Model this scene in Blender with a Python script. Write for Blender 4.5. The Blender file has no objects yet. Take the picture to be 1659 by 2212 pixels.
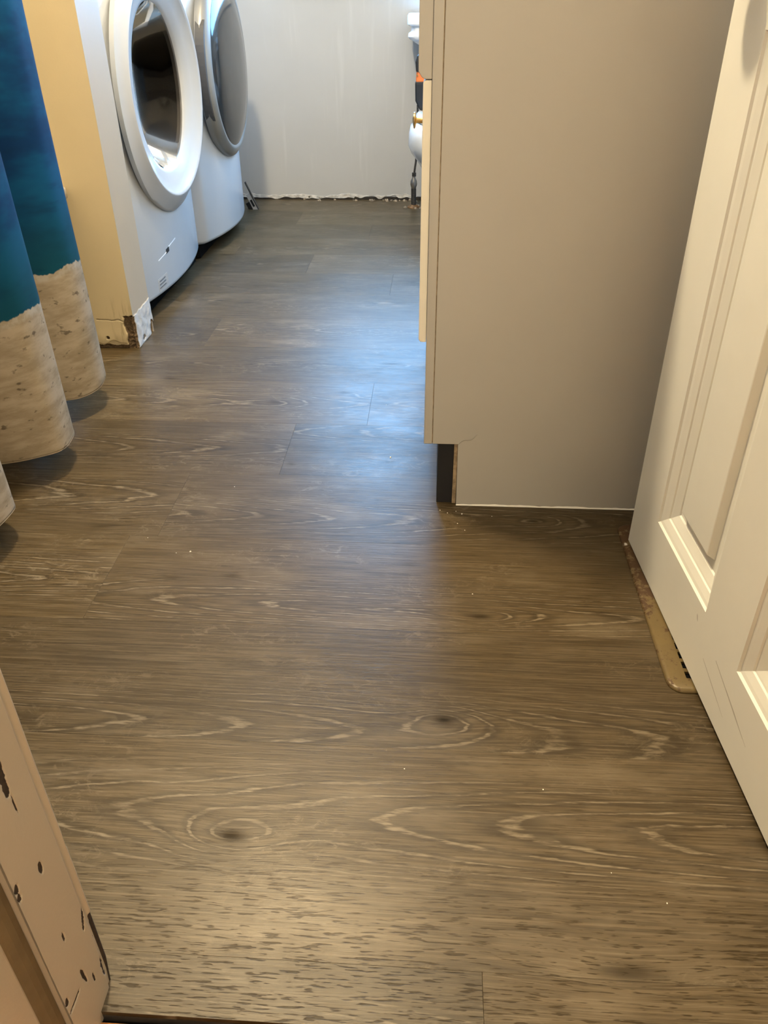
import bpy, bmesh, math, random
from mathutils import Vector, Matrix, noise

S = bpy.context.scene
C = S.collection
PI = math.pi
rnd = random.Random(7)

# ------------------------------------------------------------------ camera
cam_d = bpy.data.cameras.new('camera')
cam_d.sensor_fit = 'HORIZONTAL'
cam_d.sensor_width = 36.0
cam_d.lens = 36.0 * 1723.0 / 1659.0
cam_d.clip_start = 0.02
cam = bpy.data.objects.new('camera', cam_d)
C.objects.link(cam)
_f = 1723.0
_D = Vector((128.5, -1133.0, _f)).normalized()
_V = Vector((22.0, 2624.0, _f)); _V = (_V - _D * _V.dot(_D)).normalized()
_R = _V.cross(_D)
if _R.x < 0: _R = -_R
ax = lambda c: Vector((_R.dot(c), _D.dot(c), -_V.dot(c)))
cx_, cy_, cz_ = ax(Vector((1, 0, 0))), ax(Vector((0, -1, 0))), ax(Vector((0, 0, -1)))
cam.matrix_world = Matrix(((cx_.x, cy_.x, cz_.x, 0), (cx_.y, cy_.y, cz_.y, 0), (cx_.z, cy_.z, cz_.z, 0.77), (0, 0, 0, 1)))
S.camera = cam

# ------------------------------------------------------------------ world, light, exposure
w = bpy.data.worlds.new('world'); S.world = w; w.use_nodes = True
w.node_tree.nodes['Background'].inputs[0].default_value = (0.50, 0.70, 1.0, 1)
w.node_tree.nodes['Background'].inputs[1].default_value = 1.0
S.view_settings.view_transform = 'Standard'
S.view_settings.look = 'None'
S.view_settings.gamma = 1.0
S.view_settings.use_curve_mapping = False
S.view_settings.exposure = 0.0

WARM = (1.0, 0.84, 0.57)
def light(name, kind, loc, energy, color, size=0.1, rot=None, size_y=None):
    d = bpy.data.lights.new(name, kind); d.energy = energy; d.color = color
    if kind == 'AREA':
        d.size = size
        if size_y: d.shape = 'RECTANGLE'; d.size_y = size_y
    else:
        d.shadow_soft_size = size
    o = bpy.data.objects.new(name, d); C.objects.link(o); o.location = loc
    if rot: o.rotation_euler = rot
    return o
LAMP = (-0.50, 1.50, 2.22)
light('ceiling_lamp_light', 'POINT', (LAMP[0], LAMP[1], LAMP[2] - 0.0), 158, WARM, 0.065)
light('hall_lamp_light', 'POINT', (0.76, -1.15, 2.05), 72, WARM, 0.22)
light('window_daylight', 'AREA', (-0.06, 3.60, 1.12), 58, (0.20, 0.53, 1.0), 0.94, (math.radians(-80), 0, 0), 0.62)

# ------------------------------------------------------------------ helpers
def link(o, parent=None):
    C.objects.link(o)
    if parent is not None: o.parent = parent
    return o
def tag(o, label=None, cat=None, group=None, kind=None):
    if label: o['label'] = label
    if cat: o['category'] = cat
    if group: o['group'] = group
    if kind: o['kind'] = kind
    return o
def empty(name, loc=(0, 0, 0)):
    o = bpy.data.objects.new(name, None); C.objects.link(o); o.empty_display_size = 0.05
    o.location = loc
    return o
def mesh_obj(name, verts, faces, mats, parent=None, smooth=False, fm=None):
    me = bpy.data.meshes.new(name)
    off = Vector((0, 0, 0))
    if parent is not None:
        p = parent
        while p is not None: off += Vector(p.location); p = p.parent
    me.from_pydata([tuple(Vector(v) - off) for v in verts], [], faces)
    for m in (mats if isinstance(mats, (list, tuple)) else [mats]): me.materials.append(m)
    me.validate()
    bm = bmesh.new(); bm.from_mesh(me)
    if fm is None: bmesh.ops.recalc_face_normals(bm, faces=bm.faces)
    bm.to_mesh(me); bm.free()
    if fm:
        for i, p in enumerate(me.polygons): p.material_index = fm[i]
    if smooth:
        for p in me.polygons: p.use_smooth = True
    return link(bpy.data.objects.new(name, me), parent)
def bevel(o, wdt, seg=2, angle=35):
    m = o.modifiers.new('bevel', 'BEVEL'); m.width = wdt; m.segments = seg; m.limit_method = 'ANGLE'; m.angle_limit = math.radians(angle)
    return o
def shade(o, deg=40):
    me = o.data
    for p in me.polygons: p.use_smooth = True
    try: me.set_sharp_from_angle(angle=math.radians(deg))
    except Exception: pass
    return o
class B:
    def __init__(s): s.v = []; s.f = []
    def box(s, x0, x1, y0, y1, z0, z1):
        n = len(s.v)
        s.v += [(x0, y0, z0), (x1, y0, z0), (x1, y1, z0), (x0, y1, z0), (x0, y0, z1), (x1, y0, z1), (x1, y1, z1), (x0, y1, z1)]
        s.f += [tuple(n + i for i in q) for q in ((0, 3, 2, 1), (4, 5, 6, 7), (0, 1, 5, 4), (1, 2, 6, 5), (2, 3, 7, 6), (3, 0, 4, 7))]
        return s
    def prism(s, pts, axis, a, b):           # 2-D polygon extruded along an axis
        n = len(s.v); k = len(pts)
        for t in (a, b):
            for p in pts:
                q = list(p); q.insert(axis, t); s.v.append(tuple(q))
        s.f.append(tuple(n + i for i in range(k))); s.f.append(tuple(n + k + i for i in reversed(range(k))))
        for i in range(k):
            j = (i + 1) % k; s.f.append((n + i, n + j, n + k + j, n + k + i))
        return s
    def rings(s, rings, cap0=True, cap1=True, closed=True):
        n = len(s.v); k = len(rings[0])
        for r in rings: s.v += [tuple(p) for p in r]
        for a in range(len(rings) - 1):
            for i in range(k if closed else k - 1):
                j = (i + 1) % k
                s.f.append((n + a * k + i, n + a * k + j, n + (a + 1) * k + j, n + (a + 1) * k + i))
        if cap0: s.f.append(tuple(n + i for i in range(k)))
        if cap1: s.f.append(tuple(n + (len(rings) - 1) * k + i for i in reversed(range(k))))
        return s
    def tube(s, pts, radii, k=12, caps=True):
        pts = [Vector(p) for p in pts]; rr = []
        up = Vector((0.13, 0.31, 0.94))
        for i, p in enumerate(pts):
            d = (pts[min(i + 1, len(pts) - 1)] - pts[max(i - 1, 0)]).normalized()
            a = d.cross(up)
            if a.length < 1e-3: a = d.cross(Vector((1, 0, 0)))
            a.normalize(); b = d.cross(a)
            r = radii[i] if isinstance(radii, (list, tuple)) else radii
            rr.append([p + a * (r * math.cos(2 * PI * j / k)) + b * (r * math.sin(2 * PI * j / k)) for j in range(k)])
        return s.rings(rr, caps, caps)
    def obj(s, name, mat, parent=None, smooth=False): return mesh_obj(name, s.v, s.f, mat, parent, smooth)
def box(name, mat, parent, *a, bev=0.0):
    o = B().box(*a).obj(name, mat, parent)
    if bev: bevel(o, bev)
    return o

# ------------------------------------------------------------------ node helper
class NT:
    def __init__(s, name):
        s.m = bpy.data.materials.new(name); s.m.use_nodes = True; s.t = s.m.node_tree
        s.b = s.t.nodes['Principled BSDF']
    def n(s, typ, **kw):
        nd = s.t.nodes.new(typ)
        for k, v in kw.items(): setattr(nd, k, v)
        return nd
    def put(s, sock, val):
        if isinstance(val, bpy.types.NodeSocket): s.t.links.new(val, sock)
        else: sock.default_value = val
    def math(s, op, a, b=0.0, c=None, clamp=False):
        nd = s.n('ShaderNodeMath', operation=op); nd.use_clamp = clamp
        s.put(nd.inputs[0], a)
        if len(nd.inputs) > 1: s.put(nd.inputs[1], b)
        if c is not None: s.put(nd.inputs[2], c)
        return nd.outputs[0]
    def add(s, a, b): return s.math('ADD', a, b)
    def sub(s, a, b): return s.math('SUBTRACT', a, b)
    def mul(s, a, b): return s.math('MULTIPLY', a, b)
    def pos(s):
        return s.n('ShaderNodeNewGeometry').outputs['Position']
    def xyz(s, v):
        nd = s.n('ShaderNodeSeparateXYZ'); s.put(nd.inputs[0], v); return nd.outputs
    def comb(s, x, y, z):
        nd = s.n('ShaderNodeCombineXYZ')
        for i, q in enumerate((x, y, z)): s.put(nd.inputs[i], q)
        return nd.outputs[0]
    def noise(s, vec, scale=1.0, detail=2.0, rough=0.5, dist=0.0):
        nd = s.n('ShaderNodeTexNoise'); s.put(nd.inputs['Vector'], vec)
        nd.inputs['Scale'].default_value = scale; nd.inputs['Detail'].default_value = detail
        nd.inputs['Roughness'].default_value = rough; nd.inputs['Distortion'].default_value = dist
        return nd.outputs['Fac']
    def ramp(s, fac, lo, hi, a=0.0, b=1.0):
        nd = s.n('ShaderNodeMapRange'); nd.interpolation_type = 'SMOOTHSTEP'
        s.put(nd.inputs[0], fac)
        nd.inputs[1].default_value = lo; nd.inputs[2].default_value = hi; nd.inputs[3].default_value = a; nd.inputs[4].default_value = b
        return nd.outputs[0]
    def mix(s, fac, a, b, mode='MIX'):
        nd = s.n('ShaderNodeMix'); nd.data_type = 'RGBA'; nd.blend_type = mode
        s.put(nd.inputs[0], fac)
        s.put(nd.inputs[6], a if not isinstance(a, tuple) else (*a[:3], 1)); s.put(nd.inputs[7], b if not isinstance(b, tuple) else (*b[:3], 1))
        return nd.outputs[2]
    def bump(s, h, strength=0.3, dist=0.001, normal=None):
        nd = s.n('ShaderNodeBump'); nd.inputs['Strength'].default_value = strength; nd.inputs['Distance'].default_value = dist
        s.put(nd.inputs['Height'], h)
        if normal is not None: s.put(nd.inputs['Normal'], normal)
        return nd.outputs[0]
    def out(s, color=None, rough=None, normal=None, **kw):
        if color is not None: s.put(s.b.inputs['Base Color'], (*color, 1) if isinstance(color, tuple) else color)
        if rough is not None: s.put(s.b.inputs['Roughness'], rough)
        if normal is not None: s.put(s.b.inputs['Normal'], normal)
        for k, v in kw.items(): s.put(s.b.inputs[k.replace('_', ' ')], v)
        return s.m
def attr(t, name, typ='GEOMETRY', out='Fac'):
    nd = t.n('ShaderNodeAttribute', attribute_type=typ, attribute_name=name); return nd.outputs[out]
def plain(name, col, rough=0.5, metal=0.0, var=0.06, nscale=9.0, bump=0.0, bscale=180.0, spec=0.5):
    t = NT(name); P = t.pos()
    n = t.noise(P, nscale, 4, 0.6)
    c = t.mix(t.ramp(n, 0.3, 0.7), tuple(q * (1 - var) for q in col), tuple(min(1, q * (1 + var)) for q in col))
    nr = None
    if bump: nr = t.bump(t.noise(P, bscale, 3, 0.6), bump, 0.0006)
    t.out(c, t.ramp(t.noise(P, nscale * 2.3, 2), 0.2, 0.8, rough * 0.92, min(1, rough * 1.08)), nr, Metallic=metal)
    t.b.inputs['Specular IOR Level'].default_value = spec
    return t.m

# ------------------------------------------------------------------ floor vinyl
def floor_material():
    t = NT('grey_brown_vinyl_plank')
    P = t.xyz(t.pos()); x, y = P[0], P[1]
    pc = t.n('ShaderNodeAttribute', attribute_type='OBJECT', attribute_name='figure').outputs['Vector']   # figure centre x, y, seed
    q = t.xyz(pc)
    seed = q[2]
    ul = t.sub(x, q[0]); vl = t.sub(y, q[1])
    sz = t.mul(seed, 3.71)
    low = t.noise(t.comb(t.mul(x, 1.5), t.mul(y, 7.0), sz), 1.0, 2, 0.5)
    mid = t.noise(t.comb(t.mul(x, 8.0), t.mul(y, 50.0), sz), 1.0, 3, 0.65)
    # nested cathedral figure
    vv = t.add(vl, t.mul(t.sub(low, 0.5), 0.036))
    r2 = t.add(t.mul(vv, vv), t.math('POWER', t.mul(ul, 0.070), 2.0))
    r = t.math('SQRT', t.add(r2, 0.00002))
    F = t.add(r, t.mul(t.sub(mid, 0.5), 0.0075))
    knots = [(0.027, 0.698, 0.05, 0.026, 0.9), (-0.204, 0.521, 0.055, 0.026, 1.0), (0.080, 0.898, 0.06, 0.018, .7), (0.187, 1.156, 0.05, 0.020, 0.7),
             (-0.306, 0.974, 0.06, 0.022, 0.6), (-0.40, 0.965, 0.07, 0.025, .5), (-0.56, 1.10, .08, .03, .5), (-0.08, 1.345, .05, .02, .5), (-0.27, 1.33, .03, .02, .5),
             (-0.35, 1.60, .06, .03, .5), (-0.20, 1.66, .06, .02, .6), (-0.62, 1.72, .06, .03, .5), (-0.10, 1.83, .08, .02, .5), (0.20, 0.40, 0.09, 0.03, 0.7), (-.03, 1.02, .05, .02, .4)]
    core = None; halo = None
    for kx, ky, sx, sy, am in knots:
        dx = t.mul(t.sub(x, kx), 1.0 / sx); dy = t.mul(t.sub(y, ky), 1.0 / sy)
        d2 = t.add(t.mul(dx, dx), t.mul(dy, dy))
        g = t.mul(t.math('EXPONENT', t.mul(d2, -1.0)), am)
        halo = g if halo is None else t.add(halo, g)
        e = t.mul(t.math('EXPONENT', t.mul(d2, -11.0)), am)
        core = e if core is None else t.add(core, e)
    F = t.add(F, t.mul(halo, -0.020))
    ph = t.mul(F, 2 * PI / 0.0095)
    ph = t.add(ph, t.mul(low, 9.0))
    sn = t.math('SINE', ph)
    line = t.ramp(sn, 0.80, 1.0)
    band = t.ramp(sn, -0.7, 0.6)
    # fine straight grain
    wv = t.add(y, t.mul(halo, 0.010))
    fine = t.noise(t.comb(t.mul(x, 10.0), t.mul(wv, 520.0), sz), 1.0, 4, 0.65)
    fine2 = t.noise(t.comb(t.mul(x, 3.0), t.mul(wv, 130.0), sz), 1.0, 3, 0.6)
    pores = t.noise(t.comb(t.mul(x, 48.0), t.mul(wv, 480.0), sz), 1.0, 2, 0.5)
    patch = t.noise(t.comb(t.mul(x, 5.0), t.mul(y, 14.0), t.add(sz, 5.0)), 1.0, 4, 0.6)
    figm = t.math('MULTIPLY', t.ramp(t.math('ABSOLUTE', vl), 0.035, 0.085, 1.0, 0.12), t.ramp(patch, 0.30, 0.55, 0.35, 1.0))
    dark = (0.026, 0.016, 0.005); midc = (0.062, 0.041, 0.017); lite = (0.20, 0.155, 0.098)
    c = t.mix(t.ramp(fine2, 0.30, 0.72), tuple(.72 * m + .28 * d for m, d in zip(midc, dark)), tuple(1.13 * m for m in midc))
    c = t.mix(t.mul(t.ramp(fine, 0.45, 0.72), 0.42), c, lite)
    c = t.mix(t.mul(t.ramp(fine, 0.50, 0.32), 0.62), c, dark)
    c = t.mix(t.mul(t.mul(band, figm), 0.62), c, dark)
    dash = t.ramp(t.noise(t.comb(t.mul(x, 30.0), t.mul(y, 260.0), sz), 1.0, 3, 0.7), 0.38, 0.6)
    c = t.mix(t.mul(t.mul(line, figm), t.add(0.10, t.mul(dash, 0.75))), c, lite)
    c = t.mix(t.ramp(patch, 0.50, 0.78, 0.0, 0.38), c, lite)
    c = t.mix(t.ramp(patch, 0.46, 0.25, 0.0, 0.38), c, dark)
    smear = t.noise(t.comb(t.mul(x, 38.0), t.mul(y, 60.0), sz), 1.0, 5, 0.75, 1.2)
    blot = t.noise(t.comb(t.mul(x, 5.5), t.mul(y, 11.0), t.add(sz, 9.0)), 1.0, 1, 0.5)
    c = t.mix(t.mul(t.ramp(smear, 0.50, 0.68, 0.0, 0.42), t.ramp(blot, 0.50, 0.66)), c, lite)
    pd = t.mul(t.ramp(pores, 0.42, 0.34), t.ramp(t.add(y, t.mul(low, 0.12)), 0.44, 0.62, 0.85, 0.28))
    c = t.mix(t.mul(pd, 0.80), c, tuple(.8 * q for q in dark))
    c = t.mix(t.math('MULTIPLY', core, t.ramp(mid, 0.35, 0.6, 0.6, 1.0), clamp=True), c, (0.012, 0.008, 0.004))
    # plank to plank tone
    tone = t.math('FRACT', t.mul(seed, 0.618))
    c = t.mix(1.0, c, t.comb(t.add(0.80, t.mul(tone, 0.38)), t.add(0.80, t.mul(tone, 0.38)), t.add(0.80, t.mul(tone, 0.38))), 'MULTIPLY')
    h = t.add(t.mul(fine, 0.7), t.mul(pd, -1.0))
    h = t.add(h, t.mul(line, -0.15))
    nr = t.bump(h, 0.40, 0.0005)
    nr = t.bump(t.noise(t.comb(t.mul(x, 2.0), t.mul(y, 14.0), sz), 1.0, 2), 0.10, 0.003, nr)
    rough = t.ramp(t.noise(t.comb(t.mul(x, 4), t.mul(y, 7), 1.0), 1.0, 4, 0.7), 0.25, 0.75, 0.33, 0.43)
    t.out(c, rough, nr)
    t.put(t.b.inputs['Specular IOR Level'], t.math('MULTIPLY', t.math('SUBTRACT', 1.0, t.add(t.mul(core, 0.85), t.mul(pd, 0.55)), clamp=True), 0.345))
    t.b.inputs['Specular Tint'].default_value = (1.0, 0.92, 0.80, 1)
    return t.m

def paint(name, col, rough=0.5, streak=0.05, bump=0.15):
    t = NT(name); P = t.pos(); X = t.xyz(P)
    n = t.noise(P, 3.0, 4, 0.6)
    st = t.noise(t.comb(t.mul(X[0], 40), t.mul(X[1], 40), t.mul(X[2], 3.0)), 1.0, 3, 0.6)
    c = t.mix(t.ramp(n, 0.3, 0.7), tuple(q * (1 - .05) for q in col), col)
    c = t.mix(t.ramp(st, 0.55, 0.8, 0, 1), c, tuple(min(1, q * (1 + streak)) for q in col))
    nr = t.bump(t.noise(P, 260, 3, 0.6), bump, 0.0005)
    t.out(c, rough, nr)
    return t.m
def worn_paint(name, col, under, edge=(0.9, 0.85, 0.7), rough=0.5, stain=False):
    # under-layer shows where the mesh attribute 'wear' says the paint has come off
    t = NT(name); P = t.pos()
    wr = t.add(attr(t, 'wear'), t.mul(t.sub(t.noise(P, 160, 4, 0.7), 0.5), 0.30))
    n = t.noise(P, 4.0, 4, 0.6)
    c = t.mix(t.ramp(n, 0.3, 0.7), tuple(q * .94 for q in col), col)
    if stain:
        X = t.xyz(P)
        sn = t.noise(t.comb(t.mul(X[0], 120), 0.0, t.mul(X[2], 14)), 1.0, 3, 0.6)
        zone = t.mul(t.ramp(X[2], 0.15, 0.09), t.ramp(X[0], -0.83, -0.79))
        c = t.mix(t.mul(t.mul(t.ramp(sn, 0.48, 0.70), zone), 0.45), c, (0.20, 0.135, 0.06))
    bare = t.mix(t.ramp(t.noise(P, 220, 4, 0.7), 0.35, 0.65), under, tuple(q * 2.2 for q in under))
    c = t.mix(t.ramp(wr, 0.38, 0.46), c, edge)
    c = t.mix(t.ramp(wr, 0.50, 0.58), c, bare)
    nr = t.bump(t.add(t.noise(P, 240, 3), t.mul(t.ramp(wr, 0.40, 0.6), -6)), 0.25, 0.0006)
    t.out(c, t.ramp(wr, 0.4, 0.6, rough, 0.85), nr)
    return t.m

M = {}
M['vinyl'] = floor_material()
M['white_wall'] = paint('white_plaster', (0.70, 0.66, 0.60), 0.6, 0.10)
M['back_wall'] = paint('skim_coated_plaster', (0.50, 0.50, 0.49), 0.55, 0.06)
M['ceil'] = paint('ceiling_paint', (0.78, 0.77, 0.74), 0.7)
M['yellow'] = worn_paint('cream_yellow_paint', (0.56, 0.455, 0.275), (0.075, 0.048, 0.024), (0.56, 0.455, 0.275), 0.5, True)
M['grey_end'] = worn_paint('off_white_corner_paint', (0.46, 0.375, 0.265), (0.10, 0.065, 0.035), (0.58, 0.56, 0.53), 0.5)
M['jamb'] = worn_paint('old_cream_trim_paint', (0.42, 0.36, 0.27), (0.016, 0.010, 0.006), (0.40, 0.34, 0.25), 0.42)
M['door'] = plain('white_door_paint', (0.90, 0.86, 0.75), 0.42, var=0.02, nscale=5, bump=0.08, bscale=140)
M['cab'] = plain('grey_beige_cabinet_paint', (0.50, 0.468, 0.41), 0.45, var=0.02, nscale=3, bump=0.10, bscale=300)
M['cabdoor'] = plain('cream_cabinet_door_paint', (0.92, 0.85, 0.70), 0.45, var=0.02, bump=0.05)
M['bare_wood'] = plain('raw_particle_board', (0.34, 0.25, 0.15), 0.8, var=0.3, nscale=120)
M['black_kick'] = plain('black_vinyl_base', (0.014, 0.015, 0.018), 0.5)
M['brass'] = plain('brass', (0.62, 0.42, 0.16), 0.28, 1.0)
M['enamel'] = plain('white_enamel', (0.50, 0.515, 0.53), 0.22, var=0.01)
M['plastic'] = plain('white_plastic', (0.47, 0.475, 0.48), 0.30, var=0.01)
M['ceramic'] = plain('white_ceramic', (0.82, 0.83, 0.84), 0.12, var=0.01)
M['black'] = plain('black_plastic', (0.012, 0.012, 0.013), 0.45)
M['darkgap'] = plain('shade_and_rubber_black', (0.006, 0.006, 0.006), 0.9, spec=0.03)  # painted shade under the machines, also the rubber feet
M['orange'] = plain('orange_plastic', (0.75, 0.19, 0.045), 0.4)
M['silver'] = plain('silver_grey_trim', (0.27, 0.26, 0.24), 0.34, 0.4)
M['pipe'] = plain('braided_supply_line', (0.07, 0.066, 0.06), 0.45, 0.6, var=0.3, nscale=200)
M['tub'] = plain('tub_enamel', (0.40, 0.37, 0.32), 0.25, var=0.01)
M['debris'] = plain('crumbled_plaster', (0.30, 0.24, 0.17), 0.9, var=0.6, nscale=140)
M['white_crumb'] = plain('plaster_chip', (0.85, 0.80, 0.70), 0.8)
M['under'] = plain('dusty_dark_subfloor', (0.03, 0.024, 0.018), 0.9, var=0.4, nscale=30)

def glass_mat(name, tint, rough=0.04):
    t = NT(name)
    n = t.noise(t.pos(), 30, 3, 0.6)
    t.out(t.mix(n, tuple(q * .9 for q in tint), tint), rough)
    t.b.inputs['Transmission Weight'].default_value = 1.0
    t.b.inputs['IOR'].default_value = 1.45
    return t.m
M['washer_glass'] = glass_mat('dark_tinted_glass', (0.30, 0.28, 0.26), 0.06); M['washer_glass'].node_tree.nodes['Principled BSDF'].inputs['IOR'].default_value = 1.22
M['dryer_glass'] = glass_mat('smoked_brown_glass', (0.34, 0.28, 0.24), 0.10)
M['pane'] = glass_mat('window_pane', (1, 1, 1))
t = NT('perforated_steel_drum')
vr = t.n('ShaderNodeTexVoronoi'); vr.inputs['Scale'].default_value = 55; t.put(vr.inputs['Vector'], t.pos())
t.out(t.mix(t.ramp(vr.outputs['Distance'], 0.25, 0.35), (0.008, 0.008, 0.008), (0.030, 0.029, 0.028)), 0.35, None, Metallic=0.8)
M['drum'] = t.m
t = NT('lamp_opal_glass'); t.b.inputs['Emission Color'].default_value = (*WARM, 1); t.b.inputs['Emission Strength'].default_value = 12
t.out((0.9, 0.85, 0.75), 0.3); M['opal'] = t.m
# old orange pine boards of the hallway
t = NT('orange_pine_board'); P = t.xyz(t.pos())
g = t.noise(t.comb(t.mul(P[0], 6), t.mul(P[1], 90), 2.0), 1.0, 4, 0.6)
t.out(t.mix(t.ramp(g, 0.3, 0.7), (0.36, 0.15, 0.05), (0.60, 0.28, 0.10)), 0.35, t.bump(g, 0.2, 0.001)); M['pine'] = t.m
# rusty register
t = NT('tan_enamel_rusted'); P0 = t.pos(); P = t.xyz(P0)
nn = t.add(t.noise(P0, 38, 5, 0.72), t.ramp(P[1], 0.88, 1.02, -0.10, 0.09))
c = t.mix(t.ramp(nn, 0.46, 0.56), (0.150, 0.103, 0.040), (0.075, 0.036, 0.012))
c = t.mix(t.ramp(t.noise(P0, 120, 4, 0.7), 0.58, 0.68, 0, .7), c, (0.07, 0.035, 0.015))
c = t.mix(t.ramp(nn, 0.36, 0.28), c, (0.16, 0.11, 0.042))
t.out(c, t.ramp(nn, 0.46, 0.56, 0.30, 0.75), t.bump(nn, 0.2, 0.001), Metallic=0.15); M['register'] = t.m
# beach print curtain
t = NT('beach_print_fabric'); P0 = t.pos(); P = t.xyz(P0)
edge = t.add(P[2], t.mul(t.sub(t.noise(t.comb(t.mul(P[0], 10), t.mul(P[1], 16), 0.0), 1.0, 4, 0.7), 0.5), 0.040))
wv = t.noise(t.comb(t.mul(P[0], 4), t.mul(P[1], 4), t.mul(P[2], 10)), 1.0, 4, 0.6)
sea = t.mix(t.ramp(wv, 0.38, 0.62), (0.001, 0.024, 0.088), (0.002, 0.060, 0.150))
sea = t.mix(t.ramp(P[2], 0.50, 0.30, 0.0, 0.80), sea, (0.004, 0.058, 0.082))
sea = t.mix(t.ramp(t.noise(t.comb(t.mul(P[0], 9), t.mul(P[1], 7), t.mul(P[2], 30)), 1.0, 3), 0.55, 0.75, 0, .55), sea, (0.001, 0.018, 0.060))
sand = t.mix(t.ramp(t.noise(t.comb(t.mul(P[0], 12), t.mul(P[1], 12), t.mul(P[2], 45)), 1.0, 5, 0.65), 0.35, 0.65), (0.26, 0.205, 0.135), (0.37, 0.30, 0.215))
spk = t.noise(t.comb(t.mul(P[0], 45), t.mul(P[1], 45), t.mul(P[2], 85)), 1.0, 3, 0.55)
sand = t.mix(t.ramp(spk, 0.61, 0.72, 0, .7), sand, (0.055, 0.040, 0.024))
foam = t.mul(t.ramp(edge, 0.296, 0.306), t.ramp(t.noise(P0, 60, 3), 0.4, 0.6, .3, 1.0))
sand = t.mix(t.mul(foam, 0.55), sand, (0.44, 0.40, 0.34))
c = t.mix(t.ramp(edge, 0.3125, 0.3155), sand, sea)
weave = t.noise(P0, 900, 2)
t.out(c, 0.75, t.bump(weave, 0.12, 0.0004)); M['curtain'] = t.m; t.b.inputs['Specular IOR Level'].default_value = 0.12
for nd in t.t.nodes:
    pass

# ------------------------------------------------------------------ structure
XL, XR, YB, YD, H = -1.52, 0.62, 3.64, 0.337, 2.40
floor = box('floor', M['under'], None, XL, XR, YD, YB, -0.06, -0.0062); tag(floor, kind='structure')
# rows of vinyl planks, each plank its own object
rows = [(0.337, 0.392, [0.062, -0.95]), (0.392, 0.65, [-0.62, 0.585]), (0.65, 0.8625, [-1.05, 0.45 - 0.98]), (0.8625, 1.075, [-0.502]),
        (1.075, 1.2875, [-0.455]), (1.2875, 1.50, [-0.285]), (1.50, 1.7125, [-0.135]), (1.7125, 1.925, [-1.0, 0.20]),
        (1.925, 2.1375, [-0.592]), (2.1375, 2.35, [-0.95, 0.26]), (2.35, 2.5625, [-0.135]), (2.5625, 2.775, [-0.42]),
        (2.775, 2.9875, [-0.70]), (2.9875, 3.20, [-0.25]), (3.20, 3.4125, [-0.55]), (3.4125, 3.636, [-0.05])]
rows[2] = (0.65, 0.8625, [-0.92, 0.55])
figs = {  # (row, plank index) -> figure centre
    (0, 1): (-0.9, 0.30), (0, 2): (0.35, 0.455), (1, 1): (0.72, 0.545), (2, 1): (-0.86, 0.672), (3, 1): (-0.03, 0.906),
    (4, 1): (-0.90, 1.150), (4, 0): (-1.4, 1.2), (5, 0): (-1.05, 1.385), (5, 1): (0.5, 1.46), (6, 0): (-0.9, 1.60), (6, 1): (0.5, 1.61)}
k = 0
plank_tpl = None
for ri, (y0, y1, js) in enumerate(rows):
    xs = [XL + 0.002] + sorted(js) + [XR - 0.002]
    for i in range(len(xs) - 1):
        a, b = xs[i] + 0.00012, xs[i + 1] - 0.00012
        c, d = y0 + 0.00005, y1 - 0.00005
        e = 0.00015; zt = 0.0; zb = -0.006; q = zt - 0.00015
        vs = [(a, c, zb), (b, c, zb), (b, d, zb), (a, d, zb), (a, c, q), (b, c, q), (b, d, q), (a, d, q),
              (a + e, c + e, zt), (b - e, c + e, zt), (b - e, d - e, zt), (a + e, d - e, zt)]
        fs = [(0, 3, 2, 1), (8, 9, 10, 11)] + [(j, (j + 1) % 4, 4 + (j + 1) % 4, 4 + j) for j in range(4)] + [(4 + j, 4 + (j + 1) % 4, 8 + (j + 1) % 4, 8 + j) for j in range(4)]
        o = mesh_obj('plank', vs, fs, M['vinyl'], floor)
        fc = figs.get((ri, i), (0.5 * (a + b) + rnd.uniform(-.5, .5), 0.5 * (c + d) + rnd.uniform(-.05, .05)))
        o['figure'] = (fc[0], fc[1], float(k * 1.37 + 0.31)); k += 1

def wall(name, mat, *a, label=None):
    o = box(name, mat, None, *a); tag(o, label, kind='structure'); return o
wall('wall_right', M['white_wall'], XR, XR + 0.1, 0.34, YB + 0.1, 0, H)
wall('wall_left', M['white_wall'], XL - 0.1, XL, -0.1 + YD, YB + 0.1, 0, H)
wall('ceiling', M['ceil'], XL - 0.1, XR + 0.1, -2.4, YB + 0.1, H, H + 0.1)
# doorway wall and hall
wf = B().box(XL - 0.1, -0.315, 0.215, 0.3365, -0.03, H).box(0.425, 1.5, 0.215, 0.3365, -0.03, H).box(-0.315, 0.425, 0.215, 0.3365, 2.06, H).obj('wall_front', M['white_wall'])
tag(wf, kind='structure')
wall('wall_hall_left', M['white_wall'], -1.3, -1.2, -2.4, 0.215, -0.03, H)
wall('wall_hall_right', M['white_wall'], 1.4, 1.5, -2.4, 0.215, -0.03, H)
wall('wall_hall_back', M['white_wall'], -1.3, 1.5, -2.5, -2.4, -0.03, H)
hf = box('floor', M['under'], None, -1.2, 1.4, -2.4, 0.3355, -0.06, -0.034); tag(hf, kind='structure')
yy = 0.3325
for i in range(24):
    o = box('board', M['pine'], hf, -1.19, 1.39, yy - 0.094, yy, -0.034, -0.008); bevel(o, 0.002); yy -= 0.096
    if yy < -2.2: break
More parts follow.
